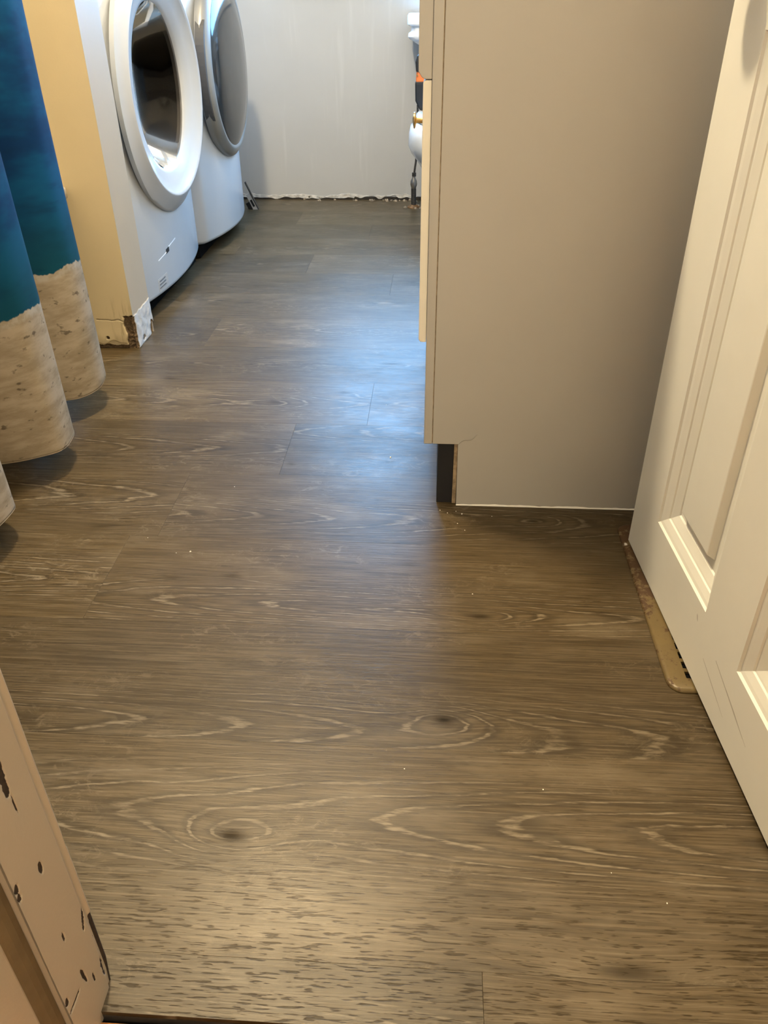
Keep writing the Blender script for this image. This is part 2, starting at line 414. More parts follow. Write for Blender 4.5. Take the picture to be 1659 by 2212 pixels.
# back wall with window wall corner
bwv = []
def grid_face(fn, nu, nv):
    vs = [fn(i / nu, j / nv) for j in range(nv + 1) for i in range(nu + 1)]
    fs = [(j * (nu + 1) + i, j * (nu + 1) + i + 1, (j + 1) * (nu + 1) + i + 1, (j + 1) * (nu + 1) + i) for j in range(nv) for i in range(nu)]
    return vs, fs
wb = B().box(XL, XR, YB, YB + 0.1, -0.01, 0.77).box(XL, XR, YB, YB + 0.1, 1.50, H).box(XL, -0.58, YB, YB + 0.1, 0.77, 1.50).box(0.46, XR, YB, YB + 0.1, 0.77, 1.50).obj('wall_back', M['back_wall'])
tag(wb, kind='structure')
# ragged bottom edge of the plaster skim
def ragged(u, v):
    x = XL + (XR - XL) * u
    top = 0.020 + 0.010 * noise.noise(Vector((x * 9, 1, 3))) + 0.006 * noise.noise(Vector((x * 40, 2, 1)))
    bot = 0.006 + 0.010 * (noise.noise(Vector((x * 22, 7, 3)))) + (0.012 if -0.36 < x else 0) * max(0, noise.noise(Vector((x * 30, 4, 9))) + .5)
    z = bot + (top - bot) * v
    d = (0.0005 + 0.005 * (1 - v) ** 0.6 * (0.6 + 0.6 * noise.noise(Vector((x * 60, z * 90, 5)))))
    if v >= 1: d = -0.001
    return (x, YB - d, z)
vs, fs = grid_face(ragged, 420, 6)
pe = mesh_obj('plaster_edge', vs, fs, plain('rough_plaster_edge', (0.50, 0.47, 0.42), 0.8, var=0.25, nscale=60), wb)
box('bottom_gap', M['under'], wb, XL, XR, YB - 0.0018, YB - 0.0002, -0.004, 0.012)

# partition between tub and laundry: cream face, off-white end, broken corner
PY0, PY1, PX = 1.897, 2.027, -0.754
part = box('wall_partition', M['white_wall'], None, XL, PX - 0.02, PY0 + 0.014, PY1, 0, H); tag(part, kind='structure')
def N(x, y, z): return noise.noise(Vector((x, y, z)))
def wear_front(x, z):
    wv = 0.0
    dx = PX - x
    # broken corner, brown showing
    lim = 0.026 + 0.010 * N(z * 40, 3, 1)
    if z < 0.086 + 0.012 * N(x * 60, 1, 7): wv = max(wv, min(1, (lim - dx) / 0.012 + 0.45))
    # torn strip near the floor
    zb = 0.024 + 0.010 * N(x * 35, 5, 2) - 0.006
    if x > -0.88: wv = max(wv, min(0.48, (zb - z) / 0.010 + 0.35))
    if z < 0.010 + 0.008 * N(x * 50, 9, 2): wv = max(wv, 1.0)
    # hairline tear
    zl = 0.076 + 0.004 * N(x * 50, 2, 2) - 0.5 * max(0, x + 0.79)
    if abs(z - zl) < 0.0016 and -0.85 < x < -0.77: wv = max(wv, 0.5)
    # nail hole
    if (x + 0.829) ** 2 + (z - 0.029) ** 2 < 0.0045 ** 2 or (x + 0.762) ** 2 + (z - 0.079) ** 2 < 0.0065 ** 2: wv = 1.0
    return max(0, wv)
def surf(name, fn, wear, nu, nv, mat, parent, smooth=True):
    vs, fs, wr = [], [], []
    for j in range(nv + 1):
        for i in range(nu + 1):
            p, q = fn(i / nu, j / nv); vs.append(p); wr.append(q)
    for j in range(nv):
        for i in range(nu):
            a = j * (nu + 1) + i; fs.append((a, a + 1, a + nu + 2, a + nu + 1))
    o = mesh_obj(name, vs, fs, mat, parent, smooth)
    at = o.data.attributes.new('wear', 'FLOAT', 'POINT')
    at.data.foreach_set('value', wr)
    return o
def f_front(u, v):
    x = -0.90 + (PX + 0.90) * u; z = 0.125 * v
    wv = wear_front(x, z)
    dep = 0.004 * max(0, min(1, (wv - 0.40) / 0.2)) + 0.006 * max(0, min(1, (wv - .5) / .2)) * (0.5 + 0.8 * abs(N(x * 90, z * 90, 3)))
    bulge = 0.004 * math.exp(-((z - 0.03) / 0.02) ** 2) * (1 if wv < .4 else 0) * max(0, N(x * 20, 3, 8) + 0.3)
    xx = x
    if u == 1.0: xx = PX - 0.5 * dep
    return (xx, PY0 + dep - bulge, z), wv
pf = surf('broken_plaster_face', f_front, None, 150, 125, M['yellow'], part)
def wear_end(y, z):
    s = y - PY0
    wv = 0.0
    if z < 0.088 + 0.006 * N(y * 60, 1, 2) + 0.05 * (s - 0.06) : wv = 0.475 if z > 0.002 else .5
    if s < 0.006 + 0.006 * N(z * 60, 2, 1) and z < 0.085: wv = 1.0
    if (s - 0.118) ** 2 / 0.014 ** 2 + (z - 0.014) ** 2 / 0.022 ** 2 < 1 + 0.6 * N(y * 90, z * 90, 2): wv = 1.0
    if (s - 0.05) ** 2 / 0.01 ** 2 + (z - 0.012) ** 2 / 0.008 ** 2 < 1 + N(y * 90, z * 90, 4): wv = max(wv, .56)
    return wv
def f_end(u, v):
    y = PY0 + (PY1 - PY0) * u; z = 0.125 * v
    wv = wear_end(y, z)
    dep = 0.006 * max(0, min(1, (wv - .5) / .2)) * (0.6 + 0.8 * abs(N(y * 90, z * 90, 3))) - (0.0015 if 0.4 < wv < 0.5 else 0) * (1 + N(y * 50, z * 50, 1))
    yy_ = y
    if u == 0.0: yy_ = PY0 + 0.5 * dep
    return (PX - dep, yy_, z), wv
pe2 = surf('broken_plaster_end', f_end, None, 110, 110, M['grey_end'], part)
for nm, vv_, mt in (('plaster_face', [(XL, PY0, 0), (-0.90, PY0, 0), (-0.90, PY0, 0.125), (PX, PY0, 0.125), (PX, PY0, H), (XL, PY0, H)], M['yellow']),
                    ('plaster_end', [(PX, PY0, 0.125), (PX, PY1, 0.125), (PX, PY1, H), (PX, PY0, H)], M['grey_end'])):
    # shells with real thickness, behind them the solid wall core
    if nm == 'plaster_face':
        o = B().box(XL, -0.90, PY0, PY0 + 0.013, 0, H).box(-0.90, PX - 0.0004, PY0, PY0 + 0.013, 0.125, H).obj(nm, mt, part)
    else:
        o = B().box(PX - 0.02, PX, PY0 + 0.0003, PY1, 0.125, H).obj(nm, mt, part)
box('corner_core', M['bare_wood'], part, -0.90, PX - 0.011, PY0 + 0.0115, PY1 - 0.001, 0.0, 0.124)
box('plaster_back', M['grey_end'], part, PX - 0.02, PX - 0.0005, PY1 - 0.004, PY1, 0.0, 0.124)

# ------------------------------------------------------------------ door jamb (left, chipped)
JX = -0.282
chips = [(0.3349, 0.3307, .0035, .013, 0), (0.3339, 0.3161, .003, .0075, 0), (0.336, 0.297, .0007, .010, 0), (0.3715, 0.2039, .0014, .009, 0),
         (0.3357, 0.222, .0022, .006, 0), (0.3065, 0.2412, .0022, .0045, 0), (0.3060, 0.2316, .002, .0035, 0), (0.3575, 0.1134, .0020, .011, .35),
         (0.3640, 0.0845, .0016, .006, 0), (0.3609, 0.0334, .0028, .011, 0), (0.3304, 0.1367, .0012, .005, 0), (0.3343, 0.0688, .0018, .010, -.1),
         (0.3150, 0.0668, .0090, .0016, 0.15), (0.3065, 0.0823, .0026, .0035, 0), (0.345, 0.045, .0012, .006, 0)]
def jamb_wear(y, z):
    wv = 0.0
    for cy, cz, ry, rz, sh in chips:
        dy = (y - cy) - sh * (z - cz); dz = z - cz
        q = (dy / ry) ** 2 + (dz / rz) ** 2 + 0.8 * N(y * 260, z * 160, cz * 50)
        wv = max(wv, min(1.0, 1.25 - 0.55 * max(q, 0)))
    if z < 0.105:
        e = 0.3668 + 0.0015 * N(z * 90, 1, 1) - (0.0032 if z < 0.085 else 0.0032 * (0.105 - z) / 0.02)
        wv = max(wv, min(1.0, (y - e) / 0.0012 + 0.5))
    # hairline crack
    if z < 0.20:
        yc = 0.336 + 0.002 * N(z * 25, 4, 4)
    return max(0.0, wv)
jamb = empty('door_frame', (JX, 0.34, 0)); tag(jamb, 'old cream painted door frame with dark chips along its edge', kind='structure')
def f_jamb(u, v):
    # profile across y: step at .303, flat face, groove, round nose
    z = -0.012 + 0.46 * v
    s = u * 0.088
    if s < 0.058: y = 0.303 + s; x = JX
    elif s < 0.066:
        y = 0.303 + s; x = JX - 0.0016 * math.sin(PI * (s - 0.058) / 0.008)
    else:
        a = (s - 0.066) / 0.022 * PI * 0.5
        y = 0.369 + 0.0045 * math.sin(a); x = JX - 0.0060 * (1 - math.cos(a)) - (0.010 if s >= 0.0879 else 0)
    wv = jamb_wear(y if s < 0.066 else min(y, 0.3735), z)
    x -= 0.0011 * max(0, min(1, (wv - .45) / .15))
    x += 0.0005 * N(y * 18, z * 10, 2)
    if z < 0.03: y -= 0.0020 * (0.03 - z) / 0.03 * max(0, (s - 0.04) / 0.05) * 4
    return (x, y, z), wv
jf = surf('jamb_face', f_jamb, None, 90, 380, M['jamb'], jamb)
B().prism([(-0.330, 0.3034), (JX - 0.0022, 0.3034), (JX - 0.0022, 0.366), (-0.330, 0.366)], 2, -0.012, 0.446).obj('jamb_core', M['jamb'], jamb)
B().prism([(-0.330, 0.3030), (JX, 0.3030), (JX, 0.362), (JX - 0.0016, 0.365), (JX, 0.369), (JX - 0.003, 0.3733), (-0.290, 0.3735), (-0.330, 0.3735)], 2, 0.4475, 2.06).obj('jamb_board', M['jamb'], jamb)
# stop and hall side of the jamb, stepped back
B().prism([(-0.330, 0.180), (-0.296, 0.180), (-0.293, 0.183), (-0.293, 0.246), (-0.2950, 0.2475), (-0.2950, 0.250), (-0.293, 0.2515), (-0.293, 0.284), (-0.2945, 0.290), (-0.2945, 0.3033), (-0.330, 0.3033)], 2, -0.012, 2.06).obj('door_stop', M['jamb'], jamb)
B().prism([(-0.400, 0.178), (-0.300, 0.178), (-0.298, 0.190), (-0.312, 0.2145), (-0.400, 0.2145)], 2, -0.012, 2.12).obj('casing', M['jamb'], jamb)
B().box(0.405, 0.44, 0.20, 0.350, -0.012, 2.06).obj('jamb_board', M['jamb'], jamb)
B().box(-0.33, 0.44, 0.20, 0.350, 2.03, 2.06).obj('head_board', M['jamb'], jamb)

o = B().prism([(-0.2944, 0.2845), (-0.2915, 0.2870), (-0.2895, 0.2920), (-0.2885, 0.2975), (-0.2885, 0.3028), (-0.2944, 0.3028)], 2, -0.011, 2.02).obj('rebate_shade_strip', plain('olive_brown_shade', (0.120, 0.088, 0.042), 0.7, var=0.1, nscale=30), jamb)  # added strip, its dark colour stands for the shadow along the rebate
o['label'] = 'dark olive brown strip painted as the shadow in the door rebate'
# ------------------------------------------------------------------ door leaf (six panels), open against the right
n0 = Vector((0.329, 1.094, 0.009)); dirv = Vector((0.069, -0.998, 0)).normalized(); outv = Vector((-0.998, -0.069, 0)).normalized()
def DP(u, z, d): return n0 + dirv * u + Vector((0, 0, z)) + outv * d
door = empty('door_1', tuple(n0)); tag(door, 'white six panel door standing open along the right side', kind='structure')
DW, DH = 0.712, 2.03
xs = [(0.102, 0.305), (0.408, 0.611)]
zs = [(0.104, 0.722), (0.90, 1.50), (1.60, 1.91)]
def quad_ring(u0, u1, z0, z1, inset, d):
    return [DP(u0 + inset, z0 + inset, d), DP(u1 - inset, z0 + inset, d), DP(u1 - inset, z1 - inset, d), DP(u0 + inset, z1 - inset, d)]
lv, lf = [], []
def addv(p): lv.append(tuple(p)); return len(lv) - 1
# front face with holes from strips
ucuts = [0, 0.102, 0.305, 0.408, 0.611, DW]; zcuts = [0, 0.104, 0.722, 0.90, 1.50, 1.60, 1.91, DH]
for i in range(5):
    for j in range(7):
        if i in (1, 3) and j in (1, 3, 5): continue
        a = [addv(DP(ucuts[i + p], zcuts[j + q], 0)) for p, q in ((0, 0), (1, 0), (1, 1), (0, 1))]
        lf.append(tuple(a))
for q in ([DP(0, 0, 0), DP(DW, 0, 0), DP(DW, 0, -.035), DP(0, 0, -.035)], [DP(0, DH, 0), DP(DW, DH, 0), DP(DW, DH, -.035), DP(0, DH, -.035)],
          [DP(0, 0, 0), DP(0, DH, 0), DP(0, DH, -.035), DP(0, 0, -.035)], [DP(DW, 0, 0), DP(DW, DH, 0), DP(DW, DH, -.035), DP(DW, 0, -.035)],
          [DP(0, 0, -.035), DP(DW, 0, -.035), DP(DW, DH, -.035), DP(0, DH, -.035)]):
    lf.append(tuple(addv(p) for p in q))
me = mesh_obj('leaf', lv, lf, M['door'], door)
bm = bmesh.new(); bm.from_mesh(me.data); bmesh.ops.remove_doubles(bm, verts=bm.verts, dist=1e-5); bmesh.ops.recalc_face_normals(bm, faces=bm.faces); bm.to_mesh(me.data); bm.free()
prof_m = [(0, 0), (0.0022, -0.0030), (0.0070, -0.0042), (0.0165, -0.0078), (0.0178, -0.0098), (0.0205, -0.0105), (0.0320, -0.0150), (0.0335, -0.0172), (0.0460, -0.0175)]
prof_f = [(0.0460, -0.0175), (0.0470, -0.0170), (0.0515, -0.0085), (0.0530, -0.0078)]
for (u0, u1) in xs:
    for (z0, z1) in zs:
        B().rings([quad_ring(u0, u1, z0, z1, i, d) for i, d in prof_m], False, False).obj('moulding', M['door'], door)
        B().rings([quad_ring(u0, u1, z0, z1, i, d) for i, d in prof_f], False, True).obj('panel', M['door'], door)
# knob and rose, latch plate, hinges
kb = B(); base = DP(0.040, 0.812, 0)
def lathe_pts(center, axis, prof, k=24):
    axis = Vector(axis).normalized(); a = axis.cross(Vector((0, 0, 1)))
    if a.length < 1e-3: a = axis.cross(Vector((1, 0, 0)))
    a.normalize(); b = axis.cross(a)
    return [[Vector(center) + axis * h + a * (r * math.cos(2 * PI * j / k)) + b * (r * math.sin(2 * PI * j / k)) for j in range(k)] for h, r in prof]
kb.rings(lathe_pts(base, outv, [(0, .030), (.004, .030), (.007, .024), (.008, .012), (.026, .010), (.032, .016), (.042, .026), (.052, .028), (.060, .022), (.064, .008)]))
shade(kb.obj('door_knob', M['brass'], door))
for zh in (0.18, 1.0, 1.8):
    hb = B().tube([DP(DW + 0.004, zh, 0.004), DP(DW + 0.004, zh + 0.09, 0.004)], 0.006, 10)
    shade(hb.obj('hinge', M['brass'], door))
# scuffs on the bottom rail, thin real scratches pressed in the paint
sc_m = plain('grey_scuff', (0.56, 0.50, 0.41), 0.6)
for i, (ua, za, ub, zb_, wd) in enumerate([(0.36, 0.075, 0.47, 0.048, .0010), (0.40, 0.066, 0.46, 0.050, .0014), (0.33, 0.050, 0.41, 0.030, .0008), (0.286, 0.086, 0.292, 0.078, .0022)]):
    B().rings([[DP(ua, za - wd, 0.0002), DP(ua, za + wd * .2, 0.0002)], [DP((ua + ub) / 2, (za + zb_) / 2 - wd, 0.0003), DP((ua + ub) / 2, (za + zb_) / 2 + wd, 0.0003)], [DP(ub, zb_ - wd * .3, 0.0002), DP(ub, zb_ + wd * .2, 0.0002)]], False, False, False).obj('scuff', sc_m, door)

# ------------------------------------------------------------------ window over the toilet
wn = empty('window_1', (-0.06, YB, 0.77)); tag(wn, kind='structure')
fr = B()
for a in ((-0.58, -0.54, 0.77, 1.50), (0.42, 0.46, 0.77, 1.50), (-0.54, 0.42, 0.77, 0.81), (-0.54, 0.42, 1.46, 1.50), (-0.075, -0.045, 0.81, 1.46)):
    fr.box(a[0], a[1], YB + 0.03, YB + 0.07, a[2], a[3])
fr.obj('window_frame', M['white_wall'], wn)
box('window_pane', M['pane'], wn, -0.54, -0.075, YB + 0.048, YB + 0.052, 0.81, 1.46)
box('window_pane', M['pane'], wn, -0.045, 0.42, YB + 0.048, YB + 0.052, 0.81, 1.46)
box('window_sill', M['white_wall'], wn, -0.60, 0.48, YB - 0.02, YB + 0.03, 0.757, 0.77)

# ------------------------------------------------------------------ cabinet
cab = empty('vanity_cabinet', (0.25, 1.6, 0)); tag(cab, 'tall grey beige vanity cabinet side panel standing beside the open white door', 'cabinet')
CY0, CY1, CT = 1.200, 2.08, 0.86
def end_panel():
    pts = [(0.0035, 0.1215), (0.0465, 0.1215), (0.0480, 0.0015)]
    # slightly ragged bottom edge
    xx = 0.06
    while xx < 0.60:
        pts.append((xx, 0.0012 + 0.0012 * noise.noise(Vector((xx * 60, 0, 0))))); xx += 0.012
    pts += [(0.61, 0.001), (0.61, CT), (0.0035, CT)]
    return pts
o = B().prism(end_panel(), 1, CY0, CY0 + 0.012).obj('end_panel', M['cab'], cab); bevel(o, 0.0006, 2, 60)
o = box('face_frame', M['cab'], cab, -0.0115, 0.0022, CY0 - 0.0008, CY1, 0.1215, CT, bev=0.0012)
box('frame_seam', M['bare_wood'], cab, 0.0020, 0.0040, CY0 + 0.0015, CY0 + 0.010, 0.1225, CT)
box('back_carcass', M['cab'], cab, 0.004, 0.61, CY0 + 0.0125, CY1, 0.123, CT)
box('toe_board', M['bare_wood'], cab, 0.0405, 0.0470, CY0 + 0.003, CY1, 0.001, 0.121)
box('kick_plate', M['black_kick'], cab, 0.0130, 0.0400, CY0 + 0.006, CY1, 0.001, 0.1205)
# lifted paint tear near the toe notch
B().rings([[(0.048 + 0.0300 * s, CY0 - 0.0006, 0.1215 + 0.0165 * s + 0.003 * math.sin(7 * s)), (0.048 + 0.0300 * s, CY0 - 0.0013, 0.1235 + 0.0165 * s + 0.003 * math.sin(7 * s))] for s in [i / 8 for i in range(9)]], False, False, False).obj('paint_tear', M['cab'], cab)
# white caulk sliver at foot of the panel
def caulk(u, v):
    x = 0.048 + 0.56 * u
    h = 0.0016 + 0.0022 * max(0, noise.noise(Vector((x * 22, 3, 1))) + 0.25) + 0.001 * noise.noise(Vector((x * 90, 3, 1)))
    return (x, CY0 - 0.0008 - 0.0022 * (1 - v), 0.0004 + h * v)
vs, fs = grid_face(caulk, 160, 2)
mesh_obj('caulk_line', vs, fs, M['white_crumb'], cab)
def slab(name, y0, y1, z0, z1, x0, x1, ch, mat, par):
    pts = [(x0, z0 + ch), (x0 + ch * .5, z0 + ch * .25), (x0 + ch, z0), (x1, z0), (x1, z1), (x0 + ch, z1), (x0 + ch * .4, z1 - ch * .25), (x0, z1 - ch)]
    o = B().prism(pts, 1, y0, y1).obj(name, mat, par); bevel(o, 0.0008, 2, 50); return o
d1 = slab('cabinet_door', CY0 + 0.0018, CY0 + 0.42, 0.302, 0.6672, -0.0235, -0.0118, 0.004, M['cabdoor'], cab); d1['label'] = 'cream door slab below the drawer'
d2 = slab('cabinet_door', CY0 + 0.424, CY1 - 0.02, 0.302, 0.664, -0.0235, -0.0118, 0.004, M['cabdoor'], cab); d2['label'] = 'cream door slab below the drawer'
w1 = slab('drawer', CY0 + 0.0005, CY0 + 0.42, 0.6685, 0.845, -0.0298, -0.0118, 0.009, M['cab'], cab)
w2_ = slab('drawer', CY0 + 0.424, CY1 - 0.02, 0.6685, 0.845, -0.0298, -0.0118, 0.009, M['cab'], cab)
def knob(y, z, par, x0):
    kb = B().rings(lathe_pts((x0, y, z), (-1, 0, 0), [(0, .006), (.003, .0055), (.016, .0045), (.0185, .0050), (.0200, .0116), (.0214, .0138), (.0230, .0134), (.0242, .009), (.0256, .003)]))
    shade(kb.obj('knob', M['brass'], par))
knob(CY0 + 0.39, 0.570, d1, -0.0235)
knob(CY0 + 0.21, 0.80, w1, -0.031)
top = box('countertop', M['ceramic'], None, -0.045, 0.615, CY0 - 0.012, CY1 + 0.01, CT, CT + 0.03, bev=0.006)
tag(top, 'white countertop lying on the vanity cabinet', 'countertop')

# ------------------------------------------------------------------ floor register under the door
reg = empty('floor_register', (0.39, 0.954, 0)); tag(reg, 'rusty tan metal floor register half under the open door', 'floor vent')
rx0, rx1, ry0, ry1, rr = 0.3195, 0.462, 0.760, 1.148, 0.020
def rrect(x0, x1, y0, y1, r, z, k=6):
    out = []
    for cx, cy, a0 in ((x1 - r, y1 - r, 0), (x0 + r, y1 - r, 90), (x0 + r, y0 + r, 180), (x1 - r, y0 + r, 270)):
        for i in range(k + 1):
            a = math.radians(a0 + 90 * i / k); out.append((cx + r * math.cos(a), cy + r * math.sin(a), z))
    return out
ox0, ox1, oy0, oy1 = 0.3460, 0.4360, 0.783, 1.125
rim = [rrect(rx0, rx1, ry0, ry1, rr, 0.0003), rrect(rx0, rx1, ry0, ry1, rr, 0.0016), rrect(rx0 + .002, rx1 - .002, ry0 + .002, ry1 - .002, rr - .002, 0.0040),
       rrect(rx0 + .006, rx1 - .006, ry0 + .006, ry1 - .006, rr - .006, 0.0052), rrect(ox0, ox1, oy0, oy1, 0.002, 0.0052), rrect(ox0, ox1, oy0, oy1, 0.002, 0.0012)]
shade(B().rings(rim, False, False).obj('rim', M['register'], reg), 50)
box('duct', M['darkgap'], reg, ox0 - .003, ox1 + .003, oy0 - .003, oy1 + .003, 0.0002, 0.0010)
yb = oy0
while yb < oy1 - 0.01:
    y_end = yb + 0.0125
    if y_end + 0.006 < oy1:
        o = box('bar', M['register'], reg, ox0 - .0005, ox1 + .0005, y_end, y_end + 0.0062, 0.0012, 0.0051)
    yb += 0.0187
box('centre_rib', M['register'], reg, 0.387, 0.395, oy0, oy1, 0.0012, 0.0052)
# chip of white paint by the corner of the door
def crumb(x, y, s, seed, z=0.0):
    r_ = random.Random(seed); b = B()
    ring0 = [(x + s * math.cos(a) * r_.uniform(.6, 1.1), y + s * math.sin(a) * r_.uniform(.6, 1.1), z + 0.0002) for a in [i * PI / 3 for i in range(6)]]
    ring1 = [(x + (p[0] - x) * .7, y + (p[1] - y) * .7, z + s * r_.uniform(.4, .8)) for p in ring0]
    return b.rings([ring0, ring1])
cb = crumb(0.3235, 1.085, 0.0035, 5, 0.005)
tag(cb.obj('paint_chip', M['white_crumb']), 'tiny white paint chip lying on the rusty register at the door corner', 'paint chip')
cr = B()
for x, y, s in [(-0.078 + .0, 1.365, .0022), (-.388, 1.035, .0018), (-.41, 1.03, .001), (0.058, 1.170, .0018), (0.033, 1.172, .0010), (0.02, 1.18, .001), (0.048, 1.178, .001), (0.11, 1.165, .001), (0.05, 1.14, .0012), (0.062, 1.12, .001), (.07, .95, .001),
                (0.14, 0.60, .001), (-.02, .62, .0008), (.25, .47, .001), (.20, .50, .0008), (-.1, 1.6, .001), (-.36, 1.24, .001), (-.47, 1.07, .001)]:
    b = crumb(x, y, s, int(1000 * x) ); n = len(cr.v); cr.v += b.v; cr.f += [tuple(i + n for i in f) for f in b.f]
tag(cr.obj('floor_grit', M['white_crumb']), 'tiny pale grit scattered over the vinyl floor', 'grit', kind='stuff')

# ------------------------------------------------------------------ shower curtain and tub
path = [(-0.80, 1.68), (-0.760, 1.65), (-0.735, 1.622), (-0.722, 1.60), (-0.7170, 1.575), (-0.7170, 1.545), (-0.727, 1.517), (-0.745, 1.494), (-0.768, 1.478), (-0.792, 1.463), (-0.800, 1.445), (-0.790, 1.42)]
def fold(y, tipx, vx=-0.80):
    return [(-0.755, y + 0.088), (tipx - 0.025, y + 0.060), (tipx - 0.006, y + 0.035), (tipx, y + 0.005), (tipx + 0.001, y - 0.028), (tipx - 0.006, y - 0.052), (tipx - 0.028, y - 0.073), (tipx - 0.058, y - 0.092), (vx + 0.008, y - 0.110), (vx, y - 0.128), (vx + 0.012, y - 0.152)]
path += fold(1.305, -0.686) + fold(1.037, -0.682) + fold(0.78, -0.69) + fold(0.53, -0.695)[:8]
pts2 = []
P_ = [Vector((a, b, 0)) for a, b in path]
for i in range(len(P_) - 1):
    p0, p1, p2, p3 = P_[max(i - 1, 0)], P_[i], P_[i + 1], P_[min(i + 2, len(P_) - 1)]
    for s in range(5):
        tt = s / 5
        pts2.append(0.5 * ((2 * p1) + (-p0 + p2) * tt + (2 * p0 - 5 * p1 + 4 * p2 - p3) * tt * tt + (-p0 + 3 * p1 - 3 * p2 + p3) * tt ** 3))
pts2.append(P_[-1])
zl = [0.0, 0.004, 0.012, 0.03, 0.08, 0.16, 0.26, 0.4, 0.55, 0.75, 1.0, 1.3, 1.6, 1.86]
cv = []
for j, dz in enumerate(zl):
    for i, p in enumerate(pts2):
        hz = 0.055 + 0.004 * math.sin(i * 0.15)
        if i < 24: hz += 0.010 * (1 - i / 24.0)
        lean = -0.020 * (1 - math.exp(-dz / 0.5))
        amp = 1 - 0.25 * min(1, dz / 1.5)
        cxm = -0.745
        x = cxm + (p.x - cxm) * amp + lean * (0.4) + 0.003 * N(i * 0.09, dz * 3, 2)
        cv.append((x, p.y, hz + dz))
npt = len(pts2)
cf = [(j * npt + i, j * npt + i + 1, (j + 1) * npt + i + 1, (j + 1) * npt + i) for j in range(len(zl) - 1) for i in range(npt - 1)]
cu = empty('shower_curtain', (-0.745, 1.0, 0.06)); tag(cu, 'blue sea and sandy beach print shower curtain hanging in deep folds', 'curtain')
fb = mesh_obj('fabric', cv, cf, M['curtain'], cu, True)
sm = fb.modifiers.new('solid', 'SOLIDIFY'); sm.thickness = 0.0022; sm.offset = 0
hv = [ (v[0], v[1], v[2]) for v in cv[:npt]]
hm = B().tube(hv, 0.0014, 6); o = shade(hm.obj('hem', M['curtain'], cu)); 
rod = B().tube([(-0.752, 0.345, 1.955), (-0.752, 1.890, 1.955)], 0.0125, 14); tag(shade(rod.obj('curtain_rod', M['silver'])), 'straight metal rod carrying the shower curtain above the tub', 'curtain rod')
for i in range(9):
    y = 0.46 + i * 0.145
    ring = B().tube([(-0.752 + 0.019 * math.cos(a), y, 1.948 + 0.022 * math.sin(a)) for a in [2 * PI * j / 14 for j in range(15)]], 0.0016, 6)
    shade(ring.obj('curtain_ring', M['silver'], cu))
tub = empty('bathtub', (-1.18, 1.1, 0)); tag(tub, 'pale alcove bathtub standing behind the shower curtain', 'bathtub')
def rr2(x0, x1, y0, y1, r, z): return rrect(x0, x1, y0, y1, r, z, 5)
T = B().rings([rr2(XL + .005, -0.862, 0.345, 1.892, 0.01, 0.0), rr2(XL + .005, -0.862, 0.345, 1.892, 0.01, 0.36), rr2(XL + .005, -0.850, 0.342, 1.893, 0.012, 0.372), rr2(XL + .005, -0.850, 0.342, 1.893, 0.012, 0.392),
               rr2(XL + .010, -0.856, 0.348, 1.888, 0.012, 0.398), rr2(XL + .07, -0.925, 0.42, 1.82, 0.10, 0.398), rr2(XL + .085, -0.940, 0.44, 1.80, 0.10, 0.38), rr2(XL + .12, -0.975, 0.52, 1.74, 0.12, 0.08), rr2(XL + .16, -1.01, 0.58, 1.70, 0.12, 0.06)])
shade(T.obj('tub_shell', M['tub'], tub), 50)

# ------------------------------------------------------------------ washer and dryer
def machine(name, label, cyy, xedge, bowd, glass_kind):
    root = empty(name, (xedge - 0.33, cyy, 0)); tag(root, label, glass_kind, 'laundry machines side by side')
    hw = 0.317
    # body cross-section in x,y, bowed front with rounded corners
    def section(z, inset=0.0):
        pts = []
        n = 28
        for i in range(n + 1):
            s = -1 + 2 * i / n
            y = cyy + s * (hw - inset)
            bw = bowd * (1 - s * s)
            rc = 0.032
            d = (hw) * (1 - abs(s))
            cr = (rc - math.sqrt(max(0, rc * rc - (rc - min(d, rc)) ** 2)))
            pts.append((xedge + bw - cr - inset, y, z))
        pts.append((xedge - 0.62 + inset, cyy + hw - inset, z)); pts.append((xedge - 0.62 + inset, cyy - hw + inset, z))
        return pts
    return root, section, hw
def tilt_ring(cy, cz, x, r, tl):
    return [(p[0] + tl * (p[1] - cy), p[1], p[2]) for p in ring_at(cy, cz, x, r)]
def ring_at(cy, cz, x, r, k=72, sx=None):
    return [(x if sx is None else sx, cy + r * math.cos(2 * PI * j / k), cz + r * math.sin(2 * PI * j / k)) for j in range(k)]
# washer
root, sec, hw = machine('washing_machine', 'white front load washer with clear round porthole, nearer of the two machines', 2.365, -0.793, 0.036, 'washer')
WY, WZ = 2.381, 0.548
shade(B().rings([sec(0.046, .010), sec(0.052, 0.002), sec(0.060), sec(0.86), sec(0.872, .004), sec(0.878, .02)]).obj('body', M['enamel'], root), 45)
box('base', M['darkgap'], root, -1.39, -0.808, 2.365 - 0.305, 2.365 + 0.305, 0.004, 0.0455)  # near-black block painting the shade under the washer
for a, b in ((-0.86, 2.09), (-0.86, 2.63), (-1.36, 2.09), (-1.36, 2.63)):
    shade(B().tube([(a, b, 0.0005), (a, b, 0.013)], 0.018, 14).obj('foot', M['darkgap'], root))
cp = B().rings([[(p[0] + 0.0015, p[1], z) for p in sec(z)][:29] for z in (0.765, 0.862)], False, False, False); cpo = cp.obj('control_panel', M['plastic'], root); s_ = cpo.modifiers.new('solid', 'SOLIDIFY'); s_.thickness = 0.003
